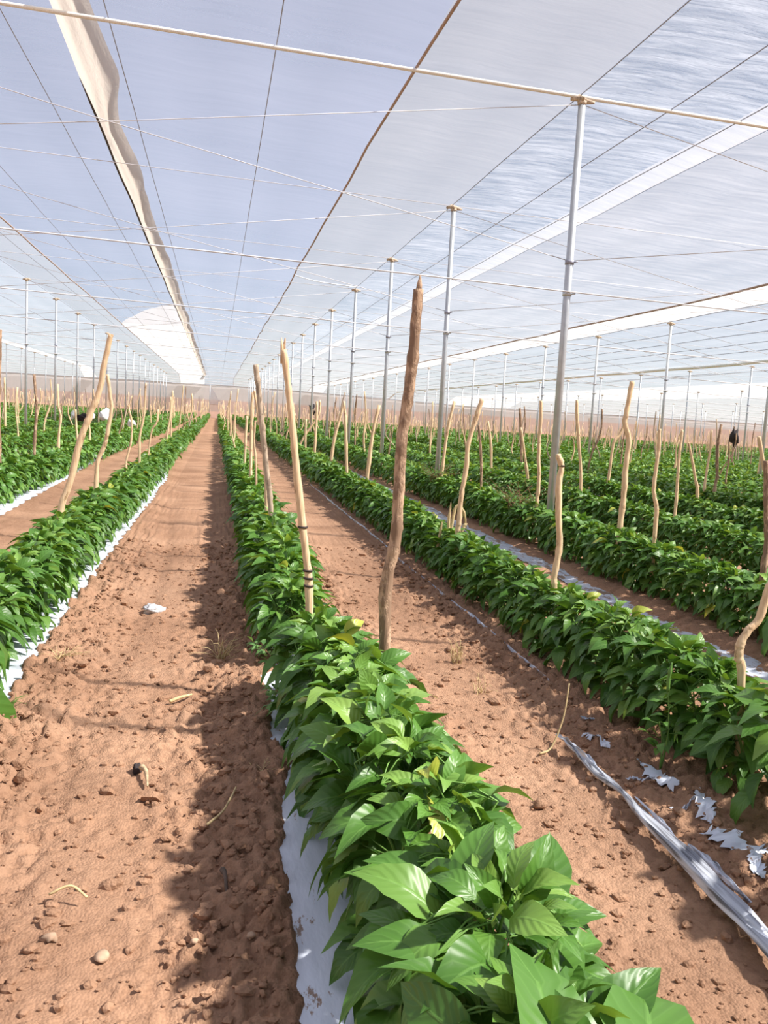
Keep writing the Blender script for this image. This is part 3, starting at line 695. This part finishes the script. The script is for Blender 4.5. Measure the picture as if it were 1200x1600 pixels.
# ------------------------------------------------------------------ wooden stakes
# (name, row, distance, wood, top radius, foot radius, (x, z) points from the top down to the leaves)
HAND = [
('big', 1, 2.65, 'bark', 0.0159, 0.0212, [(0.611, 1.545), (0.608, 1.409), (0.602, 1.248), (0.587, 1.063), (0.586, 0.876), (0.584, 0.729), (0.563, 0.601), (0.57, 0.335)]),
('forked', 1, 3.21, 'peeled', 0.0113, 0.0175, [(0.237, 1.366), (0.259, 1.241), (0.276, 1.122), (0.294, 1.002), (0.322, 0.807), (0.353, 0.608), (0.37, 0.508), (0.38, 0.35)]),
('pairgrey', 1, 5.68, 'grey', 0.0173, 0.0195, [(0.243, 1.431), (0.272, 1.223), (0.319, 0.886), (0.359, 0.63), (0.38, 0.422)]),
('pairthin', 1, 6.25, 'peeled', 0.0095, 0.0142, [(0.261, 1.275), (0.3, 1.092), (0.342, 0.86), (0.38, 0.492)]),
('r1a', 1, 9.26, 'peeled', 0.0174, 0.0174, [(0.373, 1.319), (0.372, 0.996), (0.38, 0.601)]),
('r1b', 1, 11.2, 'peeled', 0.0168, 0.0168, [(0.389, 1.046), (0.381, 0.795), (0.38, 0.611)]),
('r1c', 1, 8.01, 'peeled', 0.0091, 0.0121, [(0.357, 1.035), (0.352, 0.837), (0.38, 0.579)]),
('r0big', 0, 5.39, 'peeled', 0.0157, 0.0215, [(-0.643, 1.541), (-0.67, 1.394), (-0.703, 1.2), (-0.756, 1.043), (-0.81, 0.885), (-0.862, 0.648), (-0.915, 0.442)]),
('r0b', 0, 6.93, 'peeled', 0.0126, 0.0177, [(-0.844, 1.345), (-0.821, 1.173), (-0.81, 1.074), (-0.849, 0.822), (-0.904, 0.668), (-0.915, 0.481)]),
('r0c', 0, 9.2, 'peeled', 0.0101, 0.0135, [(-0.91, 1.108), (-0.868, 0.911), (-0.876, 0.709), (-0.918, 0.526), (-0.915, 0.391)]),
('r0d', 0, 10.76, 'peeled', 0.0118, 0.0158, [(-0.86, 1.386), (-0.865, 1.27), (-0.874, 1.004), (-0.921, 0.72), (-0.915, 0.468)]),
('r0e', 0, 12.16, 'peeled', 0.0112, 0.0134, [(-0.801, 1.059), (-0.814, 0.881), (-0.88, 0.762), (-0.915, 0.431)]),
('r0f', 0, 16.42, 'peeled', 0.0151, 0.0181, [(-0.854, 1.283), (-0.856, 0.924), (-0.915, 0.475)]),
('r0g', 0, 18.03, 'peeled', 0.0166, 0.0199, [(-0.903, 1.43), (-0.919, 1.035), (-0.915, 0.415)]),
('r0h', 0, 29.99, 'peeled', 0.0277, 0.0332, [(-0.858, 1.552), (-0.842, 1.004), (-0.915, 0.56)]),
('r2a', 2, 3.87, 'peeled', 0.0144, 0.016, [(1.64, 1.004), (1.663, 0.939), (1.657, 0.85), (1.672, 0.67), (1.684, 0.565), (1.671, 0.4), (1.675, 0.312)]),
('r2b', 2, 5.6, 'peeled', 0.0156, 0.0179, [(1.786, 1.295), (1.75, 1.157), (1.707, 0.978), (1.705, 0.818), (1.685, 0.63), (1.68, 0.437), (1.675, 0.373)]),
('r2c', 2, 9.26, 'peeled', 0.018, 0.0216, [(1.764, 1.262), (1.714, 0.975), (1.688, 0.66), (1.675, 0.365)]),
('r2d', 2, 10.74, 'peeled', 0.0166, 0.0207, [(1.584, 1.304), (1.622, 1.037), (1.648, 0.71), (1.675, 0.339)]),
('r2e', 2, 12.43, 'peeled', 0.0191, 0.0238, [(1.844, 1.321), (1.782, 1.044), (1.72, 0.756), (1.675, 0.297)]),
('r2f', 2, 14.5, 'peeled', 0.0221, 0.0221, [(1.675, 1.334), (1.681, 0.973), (1.675, 0.389)]),
('r2g', 2, 15.99, 'peeled', 0.0183, 0.0243, [(1.656, 1.006), (1.663, 0.583), (1.675, 0.316)]),
('r2h', 2, 16.96, 'peeled', 0.0193, 0.0193, [(2.022, 1.396), (1.998, 1.075), (1.675, 0.519)]),
('r3a', 3, 5.75, 'peeled', 0.0167, 0.0239, [(2.966, 1.495), (2.953, 1.36), (2.939, 1.196), (2.982, 1.062), (2.974, 0.882), (2.978, 0.673), (2.97, 0.38)]),
('r3b', 5, 11.25, 'peeled', 0.0185, 0.0231, [(5.744, 1.23), (5.681, 1.062), (5.602, 0.948), (5.575, 0.486), (5.56, 0.327)]),
('r3c', 3, 5.24, 'peeled', 0.011, 0.0153, [(2.934, 1.161), (2.942, 1.032), (2.935, 0.915), (2.933, 0.749), (2.963, 0.636), (2.97, 0.521)]),
('r4a', 4, 9.3, 'peeled', 0.019, 0.019, [(4.125, 1.457), (4.139, 1.287), (4.178, 1.027), (4.25, 0.584), (4.265, 0.318)]),
('r4b', 4, 7.19, 'peeled', 0.0121, 0.0151, [(4.258, 1.169), (4.251, 0.93), (4.259, 0.666), (4.265, 0.478)]),
('r4c', 5, 8.93, 'peeled', 0.015, 0.0188, [(5.382, 1.033), (5.464, 0.799), (5.529, 0.584), (5.56, 0.449)]),
('r4d', 6, 10.59, 'bark', 0.0179, 0.0224, [(6.856, 1.293), (6.832, 0.982), (6.866, 0.591), (6.855, 0.42)]),
('r4e', 3, 7.42, 'peeled', 0.015, 0.018, [(2.937, 1.366), (2.948, 1.161), (2.949, 0.911), (2.976, 0.577), (2.97, 0.42)]),
('r4f', 5, 14.76, 'bark', 0.0237, 0.0237, [(5.437, 1.427), (5.496, 0.997), (5.56, 0.339)]),
('r4g', 4, 11.04, 'peeled', 0.0178, 0.0178, [(4.105, 1.094), (4.177, 0.772), (4.265, 0.367)]),
('r4h', 4, 12.65, 'peeled', 0.0202, 0.0202, [(4.151, 1.158), (4.23, 0.792), (4.265, 0.32)]),
('r4i', 3, 9.12, 'bark', 0.0145, 0.0145, [(2.889, 1.105), (2.946, 0.726), (2.97, 0.399)]),
('r4j', 3, 10.87, 'peeled', 0.0214, 0.0214, [(3.085, 1.392), (3.033, 1.11), (3.006, 0.862), (2.97, 0.33)]),
('bent', 2, 2.34, 'peeled', 0.0123, 0.0133, [(1.777, 0.748), (1.738, 0.654), (1.715, 0.564), (1.68, 0.526), (1.658, 0.478), (1.661, 0.434), (1.675, 0.375)]),
('upright', 3, 4.06, 'bark', 0.0159, 0.0176, [(2.919, 1.018), (2.953, 0.739), (2.978, 0.563), (2.97, 0.367)]),
('leaning', 6, 9.35, 'peeled', 0.0241, 0.0281, [(6.579, 1.153), (6.62, 1.028), (6.718, 0.738), (6.855, 0.422)]),
('l1', -1, 11.11, 'bark', 0.0159, 0.0199, [(-2.218, 1.413), (-2.194, 1.164), (-2.185, 0.968), (-2.204, 0.643), (-2.21, 0.429)]),
('l2', -1, 12.75, 'peeled', 0.0138, 0.0183, [(-2.229, 1.338), (-2.217, 1.041), (-2.18, 0.889), (-2.195, 0.687), (-2.21, 0.476)]),
('l3', -3, 20.94, 'peeled', 0.0223, 0.0297, [(-4.82, 1.54), (-4.802, 0.778), (-4.8, 0.335)]),
('l4', -1, 14.46, 'peeled', 0.0157, 0.0157, [(-2.247, 0.971), (-2.233, 0.713), (-2.21, 0.454)]),
('l5', -1, 15.8, 'peeled', 0.0143, 0.0172, [(-2.238, 0.797), (-2.213, 0.628), (-2.21, 0.423)]),
('l6', -1, 9.4, 'bark', 0.0201, 0.0234, [(-2.21, 1.805), (-2.215, 1.512), (-2.219, 0.987), (-2.21, 0.368)]),
('tw', 6, 10.85, 'peeled', 0.016, 0.0183, [(6.878, 1.208), (6.885, 0.955), (6.855, 0.405)]),
('jk', 12, 21.9, 'bark', .02, .026, [(14.6, 1.42), (14.63, .9), (14.62, .4)]),
]
LOOK = {
 'big': 'thick tall barked stake with a splintered top, nearest in the row right of the path',
 'forked': 'tan stake with a broken fork on top and dark ties near its foot',
 'pairgrey': 'grey weathered stake leaning against a thinner tan one right of the path',
 'pairthin': 'thin tan stake leaning against the grey weathered one right of the path',
 'r0big': 'tall pale peeled stake leaning right, nearest in the row left of the path',
 'r0b': 'pale bent stake just behind the tall leaning one left of the path',
 'bent': 'thick pale stake sharply bent at its foot in the second row right',
 'upright': 'dark barked stake standing behind the sharply bent pale stake',
 'r3a': 'tall crooked tan stake with a dark thinner stake leaning beside it',
 'r3b': 'thin dark stake leaning beside the tall crooked tan stake',
 'r2a': 'short tan stake standing in front of the nearest steel post',
 'r2b': 'tan stake leaning right between the two nearest steel posts',
 'r3c': 'wavy tan stake with a kinked foot in the third row right',
 'l1': 'dark brown straight stake in the second row left of the path',
 'leaning': 'pale stake leaning over the foot of the post at far right',
}
def stake_mesh(P, r0, r1, mat, seed, n=10, seg=40, prongs=0, rough=.07):
    rg = random.Random(seed); C_ = smooth_path(P, seg); b = MB()
    R = np.interp(np.linspace(0, 1, seg), [0, 1], [r0, r1])
    R = R*(1+.10*(np.array([vnoise(np.array(i*.35), np.array(seed*1.7), 3) for i in range(seg)])-.5)*2)
    for _ in range(3):
        k = rg.randrange(3, seg-2); R[k] *= 1.16
    C_ = C_ + np.stack([.12*r1*(np.array([vnoise(np.array(i*.5), np.array(seed*3.1+d), 8) for i in range(seg)])-.5)*2 for d in (0, 9)]+[np.zeros(seg)], 1)
    b.tube(C_, R, n, rough=rough, rng=rg)
    for k in range(prongs):
        a = rg.uniform(0, 6.28); p = C_[0]; d = np.array([math.cos(a), .3*math.sin(a), 0])
        b.tube([p+d*r0*.2-[0, 0, .05], p+d*r0*.8+[0, 0, .015], p+d*r0*(1.2+.3*k)+[0, 0, .045]], [r0*.8, r0*.5, .002], 6, rough=.2, rng=rg)
    return b.mesh('wooden_stake', M[mat])
ALL = []
for nm, row, yy, mat, ra, rb, P in HAND:
    P3 = [(p[0], yy, p[1]) for p in P]
    d = (P[-1][0]-P[-2][0])/max(.02, P[-2][1]-P[-1][1])
    zb = float(slope(P[-1][0]))-.06
    P3.append((P[-1][0]+max(-.04, min(.04, .3*d*(P[-1][1]-zb))), yy, zb))
    ALL.append(dict(row=row, y=yy, x=P[-1][0], nm=nm, P=P3, ra=ra, rb=rb, mat=mat))
START = {0: 19., 1: 12.3, 2: 18., 3: 12, 4: 14., 5: 15.5, 6: 12.5, -1: 17.}
for n in range(-18, 52):
    y = START.get(n, 4.5)+RS.uniform(0, 2)
    while y < 86:
        y += RS.uniform(1.3, 2.6)
        x = rowx(n)+RS.uniform(-.07, .07)
        if 36.5 < y < 40 or y > 86.5 or not inframe(x, y, .8, -4): continue
        hgt = RS.uniform(.85, 1.65); lean = RS.gauss(0, .09); lean2 = RS.gauss(0, .05); kx = RS.gauss(0, .035)
        g = float(slope(x))
        P = [(x+lean*hgt, y+lean2*hgt, g+hgt), (x+lean*hgt*.75+kx, y+lean2*hgt*.7, g+hgt*.72), (x+lean*hgt*.4-kx*.6, y+lean2*hgt*.4, g+hgt*.42), (x+.01, y, g+.2), (x, y, g-.06)]
        r = RS.uniform(.013, .022)
        ALL.append(dict(row=n, y=y, x=x, nm=None, P=P, ra=r*.75, rb=r, mat=RS.choice(['peeled', 'peeled', 'peeled', 'bark', 'grey'])))
ALL.sort(key=lambda s: (s['row'], s['y']))
cnt = {}
for s in ALL:
    s['i'] = cnt.get(s['row'], 0); cnt[s['row']] = s['i']+1
    q = px(s['x'], s['y'], .8); s['d'] = q[2] if q else 1
order = sorted(ALL, key=lambda s: s['d']); keep = set(id(s) for s in order[:300])
rest = MB(); mats = {'peeled': 'pale peeled', 'bark': 'brown barked', 'grey': 'grey weathered'}
for i, s in enumerate(ALL):
    if id(s) in keep:
        nearer = s['d'] < 9
        me = stake_mesh(s['P'], s['ra'], s['rb'], s['mat'], i, 12 if nearer else 7, 60 if nearer else 16, {'big': 1, 'forked': 2}.get(s['nm'], 0), .10 if s['mat'] == 'bark' and nearer else .06)
        o = link('wooden_stake', me)
        side = rowname(s['row'])
        lab = LOOK.get(s['nm']) or '%s wooden stake, %s from the camera in the %s' % (mats[s['mat']], ordw(s['i']), side)
        tag(o, lab, 'wooden stake', 'wooden stakes along the pepper rows')
        if s['nm'] == 'forked':
            for zz in (.70, .53, .50, .47):
                px_ = np.interp(zz, [p[2] for p in s['P']][::-1], [p[0] for p in s['P']][::-1])
                V, F = tube([(px_-.0, s['y'], zz-.004), (px_, s['y'], zz+.004)], s['rb']*1.13, 12); tag(link('tie_band', mesh_np('tie_band', V, F, M['band']), o), 'dark tie band')
        if s['nm'] == 'r2a':
            V, F = tube([(s['P'][1][0], s['y'], .945), (s['P'][1][0], s['y'], .953)], s['ra']*1.12, 12); tag(link('tie_band', mesh_np('tie_band', V, F, M['band']), o), 'dark tie band')
    else:
        rest.add(*tube(np.array(s['P']), [s['ra']*.9, s['rb']*.95, s['rb'], s['rb'], s['rb']], 5))
tag(link('distant_stakes', rest.mesh('distant_stakes', M['peeled'])), 'countless thin pale stakes in the far rows before the end wall', 'wooden stakes', kind='stuff')
print('stakes', len(ALL), order[min(299, len(order)-1)]['d'])

# ------------------------------------------------------------------ small things on the ground and among the rows
def tuft(name, x, y, n, h, spread, mat, seed, lab, cat, lean=(0, 0), r=.0014, z0=None):
    rg = random.Random(seed); b = MB(); g = gz(x, y) if z0 is None else z0
    for _ in range(n):
        a = rg.uniform(0, 6.28); k = rg.uniform(.3, 1); hh = h*rg.uniform(.4, 1); dx = spread*k*math.cos(a)+lean[0]*hh; dy = spread*k*math.sin(a)+lean[1]*hh
        p0 = np.array([x+rg.uniform(-.02, .02), y+rg.uniform(-.02, .02), g-.01]); p2 = p0+[dx, dy, hh*rg.uniform(.3, 1.)+.01]; p1 = (p0+p2)/2+[rg.uniform(-.01, .01), rg.uniform(-.01, .01), hh*.3]
        b.tube(smooth_path([p0, p1, p2], 6), np.linspace(r*1.3, r*.5, 6), 4, cap=False)
    return tag(link(name, b.mesh(name, mat)), lab, cat)
tuft('dry_grass_tuft', .06, 3.78, 34, .13, .16, M['dry'], 1, 'dry straw tuft on the left path beside the leafy weed', 'dry grass')
tuft('dry_grass_tuft', 1.15, 3.72, 26, .15, .04, M['dry'], 2, 'upright yellow grass tuft on the right path behind a smaller one', 'dry grass')
tuft('dry_grass_tuft', 1.12, 3.27, 12, .10, .06, M['dry'], 3, 'small sparse straw tuft on the right path', 'dry grass')
tuft('dry_grass_tuft', -.62, 3.72, 22, .06, .16, M['dry'], 4, 'flat straw wisps beside the white film on the left path', 'dry grass')
tuft('dry_grass_tuft', .70, 2.05, 16, .10, .05, M['dry'], 5, 'thin pale grass wisps at the right foot of the nearest pepper plants', 'dry grass')
tuft('dry_grass_tuft', .175, 2.5, 24, .03, .07, M['dry'], 6, 'crumbled straw patch touching the edge of the wide white film', 'dry grass')
tuft('green_grass_tuft', -.70, 3.08, 40, .05, .08, M['stem'], 8, 'low green moss tuft at the left edge of the wide path', 'grass', r=.001)
def bar(name, pts, r, mat, lab, cat):
    b = MB(); b.tube(smooth_path(pts, 16), np.linspace(r[0], r[1], 16), 6, rough=.12, rng=RS); return tag(link(name, b.mesh(name, mat)), lab, cat)
bar('dry_stalk', [(1.13, 2.62, .015), (1.18, 2.64, .03), (1.225, 2.66, .13), (1.245, 2.68, .245)], (.004, .0022), M['dry'], 'single dry stalk standing crooked beside the twisted ribbon', 'dry stalk')
bar('dry_twig', [(.01, 2.17, .035), (.05, 2.21, .05), (.075, 2.25, .075), (.09, 2.36, .05)], (.004, .0025), M['dry'], 'curved pale twig lying on the left path near the white film', 'twig')
bar('dry_twig', [(-.335, 1.885, .03), (-.29, 1.89, .045), (-.25, 1.865, .03)], (.003, .003), M['dry'], 'short curved twig lying low on the left path', 'twig')
bar('dry_twig', [(-.14, 3.18, .02), (-.10, 3.2, .03), (-.06, 3.26, .02)], (.008, .004), M['dry'], 'short flat stick in the middle of the left path', 'twig')
def lump(name, x, y, s, mat, seed, lab, cat, parent=None, z=None, sub=3, rough=.35):
    rg = np.random.default_rng(seed); bm = bmesh.new(); bmesh.ops.create_icosphere(bm, subdivisions=sub, radius=1)
    V = np.array([v.co[:] for v in bm.verts]); F = np.array([[v.index for v in f.verts] for f in bm.faces]); bm.free()
    n_ = fbm(V[:, 0]*1.7+seed+V[:, 2]*2.3, V[:, 1]*1.9+V[:, 2]*1.1, seed, 4)
    V = V*(1+rough*(n_[:, None]-.5)*2)*np.array(s); zz = gz(x, y) if z is None else z
    o = link(name, mesh_np(name, V+[x, y, zz+s[2]*.5], F, mat), parent)
    return tag(o, lab, cat) if parent is None else o
lump('crumpled_scrap', -.31, 4.70, (.055, .05, .028), M['scrap'], 3, 'crumpled grey white scrap lying on the left path', 'litter', rough=.9)
lump('dark_stub', -.205, 2.59, (.014, .02, .02), M['black'], 5, 'small black stub on the left path beside a pale splinter', 'litter', rough=.6)
bar('pale_splinter', [(-.19, 2.57, .028), (-.175, 2.53, .03), (-.165, 2.46, .015)], (.010, .003), M['twig'], 'pale wood splinter lying beside the small black stub', 'splinter')
bar('dark_root', [(.05, 1.95, .03), (.055, 1.91, .04), (.06, 1.85, .02)], (.008, .003), M['darkwood'], 'dark rotten root piece below the curved twig on the left path', 'root')
for i, (x, y, s, lab) in enumerate([(-.195, 1.68, .020, 'pale angular stone beside the low curved twig'), (-.31, 1.755, .022, 'rounded pale soil stone at the left edge of the wide path'), (.105, 1.66, .012, 'whitish pebble near the wide white film'),
        (-.01, 1.66, .011, 'small round pebble on the left path beside two darker clods'), (.985, 2.25, .03, 'largest brown clod on the right path near the pepper leaves'), (1.17, 3.9, .028, 'pale flat stone in the shade on the right path')]):
    lump('stone', x, y, (s*.85, s*.75, s*.5), M['stone'] if i < 4 else M['soil'], 20+i, lab, 'stone', sub=2, rough=.75)

def weed(name, base, stems, nleaf, L, mats, seed, lab, cat):
    rg = np.random.default_rng(seed); t = thing(name, base, lab, cat); b = MB(); P = []; D = []
    for s in stems:
        C_ = smooth_path([(0, 0, 0)]+s, 24); b.tube(C_, np.linspace(.004, .0012, 24), 5)
        for _ in range(nleaf):
            k = rg.integers(6, 24); a = rg.uniform(0, 6.28); e = C_[k]+np.array([math.cos(a), math.sin(a), .2])*rg.uniform(.01, .04)
            b.tube([C_[k], e], .0008, 3, cap=False); P.append(e); D.append([math.cos(a), math.sin(a), rg.uniform(-.3, .6)])
    n = len(P); V, F, uv, tt = leaves(np.array(P), np.array(D), np.array([[0, 0, 1.]])+rg.normal(0, .3, (n, 3)), rg.uniform(.6, 1.2, n)*L, rg.uniform(.2, .3, n)*L, rg.uniform(0, .4, n), rg.uniform(0, .5, n), 2, 5, np.clip(rg.normal(.45, .2, n), 0, .95))
    link('foliage', mesh_np('foliage', V, F, M[mats[0]], uv, tt), t); link('stem', b.mesh('stem', M[mats[1]]), t); return t
weed('leafy_weed', (.335, 3.08, .03), [[(-.04, .06, .10), (-.10, .14, .16), (-.135, .2, .18)], [(-.03, .0, .10), (-.06, .05, .19)], [(-.05, -.06, .05), (-.09, -.1, .10)], [(-.02, -.1, .08), (-.04, -.16, .09)]], 34, .04, ('weed', 'weedstem'), 4, 'small-leaved weed with reddish stems sprawling over the wide white film', 'weed')
weed('leafy_weed', (.63, 5.3, .02), [[(.02, 0, .1), (.05, -.05, .17)], [(-.02, .05, .08), (.04, .12, .15)]], 12, .02, ('weed', 'stem'), 6, 'wispy green weed at the left edge of the right path', 'weed')
weed('flowering_weed', (1.47, 2.42, .02), [[(.01, -.01, .15), (.0, .0, .30)], [(-.02, -.03, .12), (-.05, -.05, .2)]], 12, .05, ('leaf', 'stem'), 8, 'slim weed with a pale flower spike before the second right row', 'weed')
def spike(base, pts, r, mat, parent): 
    b = MB(); C_ = smooth_path(pts, 14); b.tube(C_, np.array([.4]+[1]*9+[.8, .6, .4, .15])*r, 7, rough=.3, rng=RS); return link('spike', b.mesh('spike', mat), parent)
spike(None, [(0, 0, .28), (.0, .0, .33), (.005, 0, .38)], .006, M['stem'], bpy.data.objects['flowering_weed'])
dw = thing('dry_weed', (1.66, 5.75, .1), 'yellow dry weed with arching seed heads in the second row right', 'dry weed')
for pts in ([(0, 0, .1), (-.01, 0, .32), (-.005, 0, .46)], [(0, 0, .15), (.03, 0, .42), (.09, 0, .40), (.13, .02, .27)], [(.06, 0, .1), (.10, 0, .28), (.13, 0, .31)], [(-.07, .05, .1), (-.06, .0, .32)], [(.1, -.1, .1), (.13, -.12, .24)]): spike(None, pts, .011, M['dry'], dw)
for i, (x, y, lab, w_) in enumerate([(2.95, 7.75, 'feathery dull green weed bush rising among the third right row', 1.), (2.93, 10.9, 'feathery brownish weed bush farther back in the third right row', .9)]):
    rg = random.Random(60+i); weed('weed_bush', (x, y, .15), [[(rg.uniform(-.12, .12)*w_, rg.uniform(-.15, .15), .2), (rg.uniform(-.32, .32)*w_, rg.uniform(-.35, .35), rg.uniform(.28, .44))] for _ in range(26)], 16, .035, ('weed', 'weedstem'), 70+i, lab, 'weed')

def cloth(name, x, y, z, s, mat, seed, lab, cat):
    lump(name, x, y, s, mat, seed, lab, cat, z=z-s[2]*.5, rough=.85)
cloth('white_bag', -4.62, 29.2, .62, (.08, .09, .15), M['white'], 1, 'leftmost small white bag among the plants left of the path', 'bag')
cloth('dark_bag', -4.35, 29.3, .55, (.17, .12, .13), M['black'], 2, 'dark bundle between two white bags among the left plants', 'bag')
cloth('white_bag', -4.06, 29.3, .60, (.10, .09, .15), M['white'], 3, 'white bag just right of the dark bundle among the left plants', 'bag')
cloth('white_bag', -3.72, 30.2, .66, (.19, .15, .20), M['white'], 4, 'largest white bag seen behind the tall leaning stake', 'bag')
cloth('white_bag', -2.55, 27.0, .50, (.12, .10, .11), M['white'], 5, 'white bag lying alone right of the other bags', 'bag')
cloth('dark_jacket', 3.0, 27.2, 1.22, (.10, .10, .22), M['black'], 6, 'dark garment hanging from a post behind the forked stake', 'garment')
cloth('dark_jacket', 14.6, 21.86, 1.12, (.12, .10, .24), M['black'], 7, 'dark garment hung on a stake at the far right', 'garment')

# ------------------------------------------------------------------ sky, sun, camera
SUN = Vector((.63, -.24, .74)).normalized()
w = bpy.data.worlds.new('World'); S.world = w; w.use_nodes = True; nt = w.node_tree; nt.nodes.clear()
sky = nt.nodes.new('ShaderNodeTexSky'); sky.sky_type = 'NISHITA'; sky.sun_disc = False
sky.sun_elevation = math.asin(SUN.z); sky.sun_rotation = math.atan2(SUN.x, SUN.y); sky.dust_density = 1.6; sky.ozone_density = 1.2; sky.altitude = 1500
bg = nt.nodes.new('ShaderNodeBackground'); bg.inputs[1].default_value = SKYK; wo = nt.nodes.new('ShaderNodeOutputWorld')
nt.links.new(sky.outputs[0], bg.inputs[0]); nt.links.new(bg.outputs[0], wo.inputs[0])
sl = bpy.data.lights.new('sun', 'SUN'); sl.energy = SUNK; sl.angle = math.radians(2.6); sl.color = (1., .95, .88)
so = bpy.data.objects.new('sun', sl); COL.objects.link(so); so.rotation_euler = SUN.to_track_quat('Z', 'Y').to_euler(); so.location = (20, -6, 30)

cam = bpy.data.cameras.new('camera'); co = bpy.data.objects.new('camera', cam); COL.objects.link(co)
cam.sensor_fit = 'VERTICAL'; cam.sensor_height = 36; cam.sensor_width = 27; cam.lens = FPX/1600*36; cam.clip_start = .05; cam.clip_end = 600
m4 = Matrix((CR, CU, -CF)).transposed().to_4x4(); m4.translation = EYE; co.matrix_world = m4
S.camera = co
S.view_settings.view_transform = 'Standard'; S.view_settings.look = 'None'; S.view_settings.gamma = 1; S.view_settings.use_curve_mapping = False
S.view_settings.exposure = EXPO
c = S.cycles; c.use_denoising = True; c.max_bounces = 8; c.diffuse_bounces = 4; c.transparent_max_bounces = 16; c.transmission_bounces = 6; c.caustics_reflective = False; c.caustics_refractive = False; c.sample_clamp_indirect = 6
